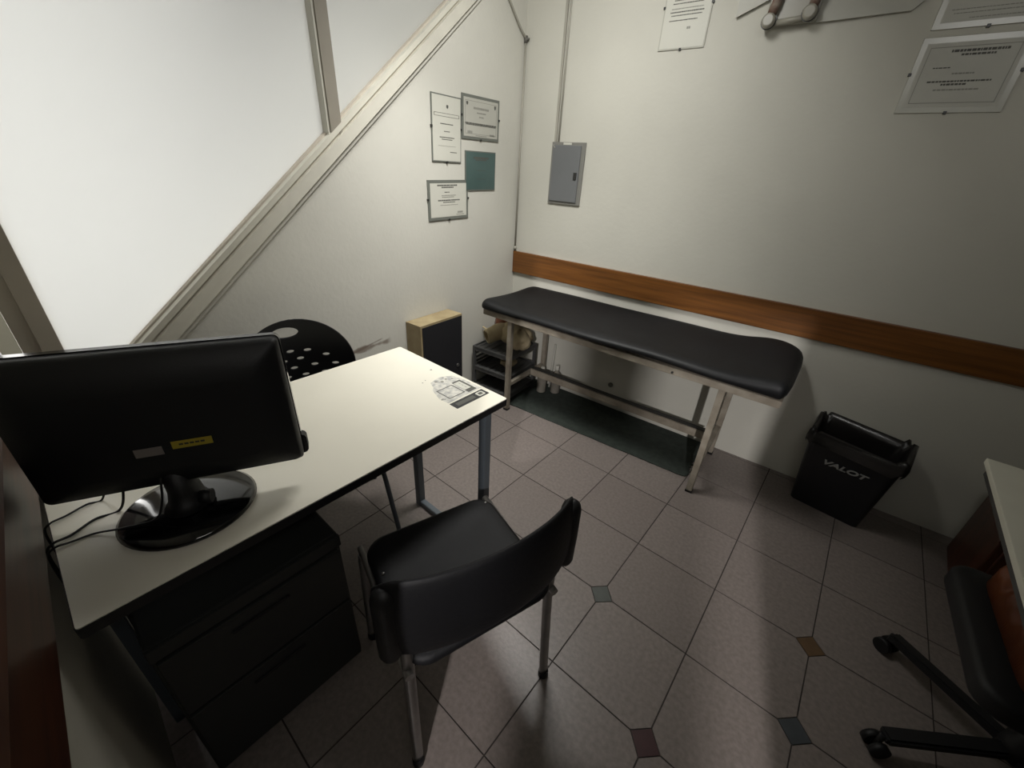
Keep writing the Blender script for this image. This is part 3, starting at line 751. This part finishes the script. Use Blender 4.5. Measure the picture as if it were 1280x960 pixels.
bm = bm_new(); blob(bm, (.07, .04, .082), (.13, .08, .080), 3, .22); blob(bm, (.13, .0, .075), (.075, .07, .072), 8, .3); obj('folded_cloth', bm, 'cloth', t, smooth=True)
bm = bm_new()
P_ = smooth_path([(-.02, .05, .085), (-.055, .0, .075), (-.085, -.05, .055), (-.095, -.068, .050)], 6)
tube(bm, P_, [.05, .052, .055, .057, .058, .058, .057, .055, .053, .052, .052, .052, .052, .052, .052, .052, .051, .050, .050][:len(P_)], n=24, cap=False)
rl = obj('rolled_end', bm, 'cloth', t, smooth=True, mods=[('SOLIDIFY', dict(thickness=.010, offset=-1))])
bm = bm_new(); tube(bm, smooth_path([(-.04, .0, .10), (-.09, -.01, .085), (-.14, -.0, .070), (-.185, .0, .078)], 5), [.008]*5+[.007]*5+[.006]*5+[.008], n=10); obj('tie_strap', bm, 'cloth', t, smooth=True)
t = thing('cloth_rag', 'dark reddish rag behind the cream bundle on the plastic rack', 'cloth', (-1.67, 2.20, .372))
bm = bm_new(); blob(bm, (0, -.02, .085), (.07, .05, .084), 21, .3); obj('rag_body', bm, 'brown', t, smooth=True)
bm = bm_new(); blob(bm, (0, 0, .030), (.05, .06, .030), 5, .2); o = obj('cloth_roll', bm, 'cloth', smooth=True, loc=(-1.52, 2.07, .220)); tag(o, 'small yellowish cloth roll on the lower shelf of the rack', 'cloth')
# pale bottles and a stick beside the rack
for lbl, loc, sc in (('pale plastic bottle beside the rack, nearer the rack', (-1.352, 2.262, .006), 1.0), ('pale plastic bottle nearer the back wall under the bench, right of the other bottle', (-1.268, 2.318, .006), 1.1)):
    t = thing('plastic_bottle', lbl, 'bottle', loc, group='pale bottles under the bench')
    bm = bm_new(); lathe(bm, [(.030, 0), (.034, .004), (.034, .11*sc), (.030, .135*sc), (.012, .155*sc), (.012, .17*sc)], n=20); obj('body', bm, 'cloth2', t)
    bm = bm_new(); lathe(bm, [(.014, .163*sc), (.015, .167*sc), (.015, .19*sc), (.013, .194*sc)], n=16); obj('cap', bm, 'paper', t)
bm = bm_new(); tube(bm, [(-1.335, 2.345, .012), (-1.34, 2.385, .34)], .008, n=10); tag(obj('stick', bm, 'paper_grey'), 'thin pale stick leaning on the back wall beside the rack', 'stick')

# ------------------------------------------------------------------ waste bin
u_ = Vector((.287, -.046)).normalized()
ba = math.atan2(u_.y, u_.x)
t = thing('waste_bin', 'black waste bin with white lettering against the back wall', 'bin', (.402, 2.262, 0), ba)
def rl(w, d, z, r=.03, yo=0): return [(p[0], p[1]+yo, z) for p in rrect(w, d, r, 5)]
bm = bm_new()
secs = [rl(.280, .150, .0, .02, -.0), rl(.288, .158, .004, .024), rl(.352, .236, .405, .03, -.02), rl(.362, .246, .408, .03, -.02), rl(.362, .246, .424, .03, -.02), rl(.346, .230, .424, .026, -.02), rl(.272, .142, .012, .02)]
rg = [[bm.verts.new(p) for p in s] for s in secs]; n = len(rg[0])
for a, b in zip(rg, rg[1:]):
    for k in range(n): bm.faces.new((a[k], a[(k+1) % n], b[(k+1) % n], b[k])).smooth = False
bm.faces.new(rg[0][::-1]); bm.faces.new(rg[-1]); obj('body', bm, 'bin', t)
bm = bm_new(); rnd = random.Random(3)
def bagring(w, d, z, amp, r=.035):
    P = rrect(w, d, r, 8); out = []
    for k, p in enumerate(P):
        a = 2*PI*k/len(P); q = amp*(.8*math.sin(5*a+1)+.8*math.sin(11*a+2)+.6*math.sin(17*a))
        out.append(bm.verts.new((p[0]*(1+q*.5), -.02+p[1]*(1+q*.7), z+q*.25)))
    return out
rg = [bagring(.376, .262, .372, .05), bagring(.380, .266, .40, .03), bagring(.372, .256, .432, .03), bagring(.350, .232, .436, .04), bagring(.325, .205, .40, .06), bagring(.30, .18, .30, .08), bagring(.26, .14, .12, .08), bagring(.12, .06, .06, .05)]
n = len(rg[0])
for a, b in zip(rg, rg[1:]):
    for k in range(n): bm.faces.new((a[k], a[(k+1) % n], b[(k+1) % n], b[k]))
bm.faces.new(rg[-1]); obj('bin_liner', bm, 'bag', t, smooth=True)
# lettering
fc = bpy.data.curves.new('lettering', 'FONT'); fc.body = 'VALOT'; fc.size = .054; fc.shear = .25; fc.offset = .0018; fc.extrude = .0008; fc.align_x = 'CENTER'; fc.space_character = 1.0
tmp = bpy.data.objects.new('tmp', fc); COL.objects.link(tmp)
dg = bpy.context.evaluated_depsgraph_get(); me = bpy.data.meshes.new_from_object(tmp.evaluated_get(dg)); bpy.data.objects.remove(tmp)
for v in me.vertices: v.co.x *= .98; v.co.y *= .68
o = bpy.data.objects.new('lettering', me); COL.objects.link(o); me.materials.clear(); me.materials.append(M['bintext']); o.parent = t
sl = math.atan2(.059, .401)
o.location = (-.005, -.1263, .285); o.rotation_euler = (PI/2-(-sl), 0, 0)

# ------------------------------------------------------------------ second desk, stool, cabinet at the right edge
t = thing('side_desk', 'white topped desk cut off at the right edge of the view', 'desk', (.590, 1.700, 0), math.radians(4.3)*-1)
t.rotation_euler[2] = math.radians(-4.0)
bm = bm_new(); box(bm, 0, 1.05, -1.25, 0, .722, .74, bev=.002); obj('tabletop', bm, 'desk2', t)
bm = bm_new(); box(bm, .012, 1.04, -1.24, -.012, .69, .722); obj('apron', bm, 'rack', t)
for x_ in (.80, 1.0):
    for y_ in (-1.2, -.05):
        bm = bm_new(); bar(bm, (x_, y_, 0), (x_, y_, .69), .035, .035); obj('leg', bm, 'desk_metal', t)
t = thing('low_cabinet', 'low reddish wooden cabinet on the floor by the back wall behind the side desk', 'cabinet', (.835, 1.93, 0), math.radians(8)*-1)
t.rotation_euler[2] = math.radians(-6)
bm = bm_new(); box(bm, 0, .8, 0, .38, .0, .34, bev=.004); obj('body', bm, 'wood_red', t)
bm = bm_new(); box(bm, -.006, .81, -.01, .388, .34, .358, bev=.003); obj('top', bm, 'wood_red', t)
for k in range(3):
    bm = bm_new(); box(bm, .02+k*.26, .27+k*.26, -.012, 0, .03, .325, bev=.004); d = obj('door', bm, 'wood_red', t)
    bm = bm_new(); tube(bm, [(.05+k*.26, -.012, .25), (.05+k*.26, -.024, .25), (.05+k*.26, -.034, .25)], [.007, .010, .013], n=14); obj('knob', bm, 'chrome', d)

t = thing('swivel_stool', 'black swivel chair base and seat under the side desk', 'chair', (.86, 1.295, 0), 0)
for k in range(5):
    a = math.radians(138+72*k)
    bm = bm_new(); ca, sa = math.cos(a), math.sin(a)
    bar(bm, (.03*ca, .03*sa, .105), (.335*ca, .335*sa, .075), .040, .030, bev=.006); ar = obj('base_arm', bm, 'matte_black', t)
    bm = bm_new()
    for s in (-1, 1):
        c_ = Vector((.335*ca, .335*sa, .026)); sd = Vector((-sa, ca, 0))
        tube(bm, [c_+sd*s*.008, c_+sd*s*.026], .026, n=18)
    tube(bm, [c_+Vector((0,0,.0)), c_+Vector((0,0,.055))], .008, n=10); obj('castor', bm, 'matte_black', ar)
bm = bm_new(); tube(bm, [(0,0,.09), (0,0,.14), (0,0,.15), (0,0,.40)], [.045, .042, .030, .030], n=16); obj('gas_column', bm, 'matte_black', t)
bm = bm_new(); pad(bm, .52, .48, .40, .462, -.24, r=.06); obj('seat', bm, 'matte_black', t)
bm = bm_new(); box(bm, -.16, .16, -.17, .17, .33, .402, bev=.02); obj('tilt_mechanism', bm, 'matte_black', t)
# leather bag with folds on the stool
t = thing('leather_bag', 'reddish brown folded leather bag resting on the black swivel seat', 'bag', (.80, 1.29, .473))
bm = bm_new(); NXb, NYb = 60, 14; gb = {}
for i in range(NXb+1):
    for j in range(NYb+1):
        y = -.20+.40*i/NXb; v = j/NYb
        f_ = .016*math.sin(y*52)+.007*math.sin(y*117+1)
        e_ = (1-abs(2*i/NXb-1)**8)**.5
        a = PI*v; x = -math.cos(a)*(.14+f_*math.sin(a))*(.75+.25*e_); z = math.sin(a)**.55*(.135*e_+.02+f_*.4)
        gb[i,j] = bm.verts.new((x, y, max(0, z)))
for i in range(NXb):
    for j in range(NYb): bm.faces.new((gb[i,j], gb[i+1,j], gb[i+1,j+1], gb[i,j+1]))
for i in (0, NXb): bm.faces.new([gb[i,j] for j in range(NYb+1)])
bm.faces.new([gb[i,0] for i in range(NXb+1)]+[gb[i,NYb] for i in range(NXb, -1, -1)])
obj('bag_body', bm, 'brown', t, smooth=True)
bm = bm_new(); tube(bm, smooth_path([(-.05, -.09, .135), (-.05, -.07, .165), (-.04, .0, .178), (-.05, .07, .165), (-.05, .09, .135)], 6), .008, n=10); obj('handle', bm, 'brown', t, smooth=True)

# ------------------------------------------------------------------ light
def area(name, loc, target, sx, sy, power, col=(1,1,1), spread=PI):
    l = bpy.data.lights.new(name, 'AREA'); l.shape = 'RECTANGLE'; l.size = sx; l.size_y = sy; l.energy = power; l.color = col; l.spread = spread
    o = bpy.data.objects.new(name, l); COL.objects.link(o); o.location = loc
    d = Vector(target)-Vector(loc); o.rotation_euler = d.to_track_quat('-Z', 'Y').to_euler(); return o
# stairwell tubes behind the frosted glass
area('stair_light', (-2.55, .15, 1.45), (-1.8, .30, 1.45), 1.3, 1.7, 27, (1, .99, .965))
# ceiling light over the desk
area('ceiling_light', (-1.12, 1.42, 2.45), (-1.18, 1.36, 0), .2, .6, 9.6, (1, .985, .95), spread=math.radians(92))
area('corner_fill', (-.85, 1.25, 2.50), (-1.55, 2.38, 1.10), .2, .5, 12, (1, .99, .955), spread=math.radians(120))  # added lamp without a known source; brightens the walls towards the corner
area('room_fill', (.35, .25, 2.35), (.30, 2.38, 1.75), .6, .4, 1.9, (1, .99, .96), spread=math.radians(110))  # added fill lamp for the right part of the back wall
area('door_fill', (.2, -.10, 1.75), (-.95, .55, .5), .5, .1, .9, (1, .96, .92), spread=math.radians(120))  # added weak fill by the doorway, aimed at the desk
# hall lamp behind the doorway
p = bpy.data.lights.new('hall_lamp', 'SPOT'); p.energy = 400; p.shadow_soft_size = .035; p.color = (1, .96, .95); p.spot_size = math.radians(52); p.spot_blend = .2
o = bpy.data.objects.new('hall_lamp', p); COL.objects.link(o); o.location = (.95, -2.3, 2.48)
o.rotation_euler = (Vector((-.05, .9, .2))-Vector(o.location)).to_track_quat('-Z', 'Y').to_euler()
w_ = bpy.data.worlds.new('world'); SC.world = w_; w_.use_nodes = True
w_.node_tree.nodes['Background'].inputs[0].default_value = (.5, .5, .5, 1); w_.node_tree.nodes['Background'].inputs[1].default_value = .05
SC.view_settings.view_transform = 'Standard'; SC.view_settings.look = 'None'; SC.view_settings.exposure = 0
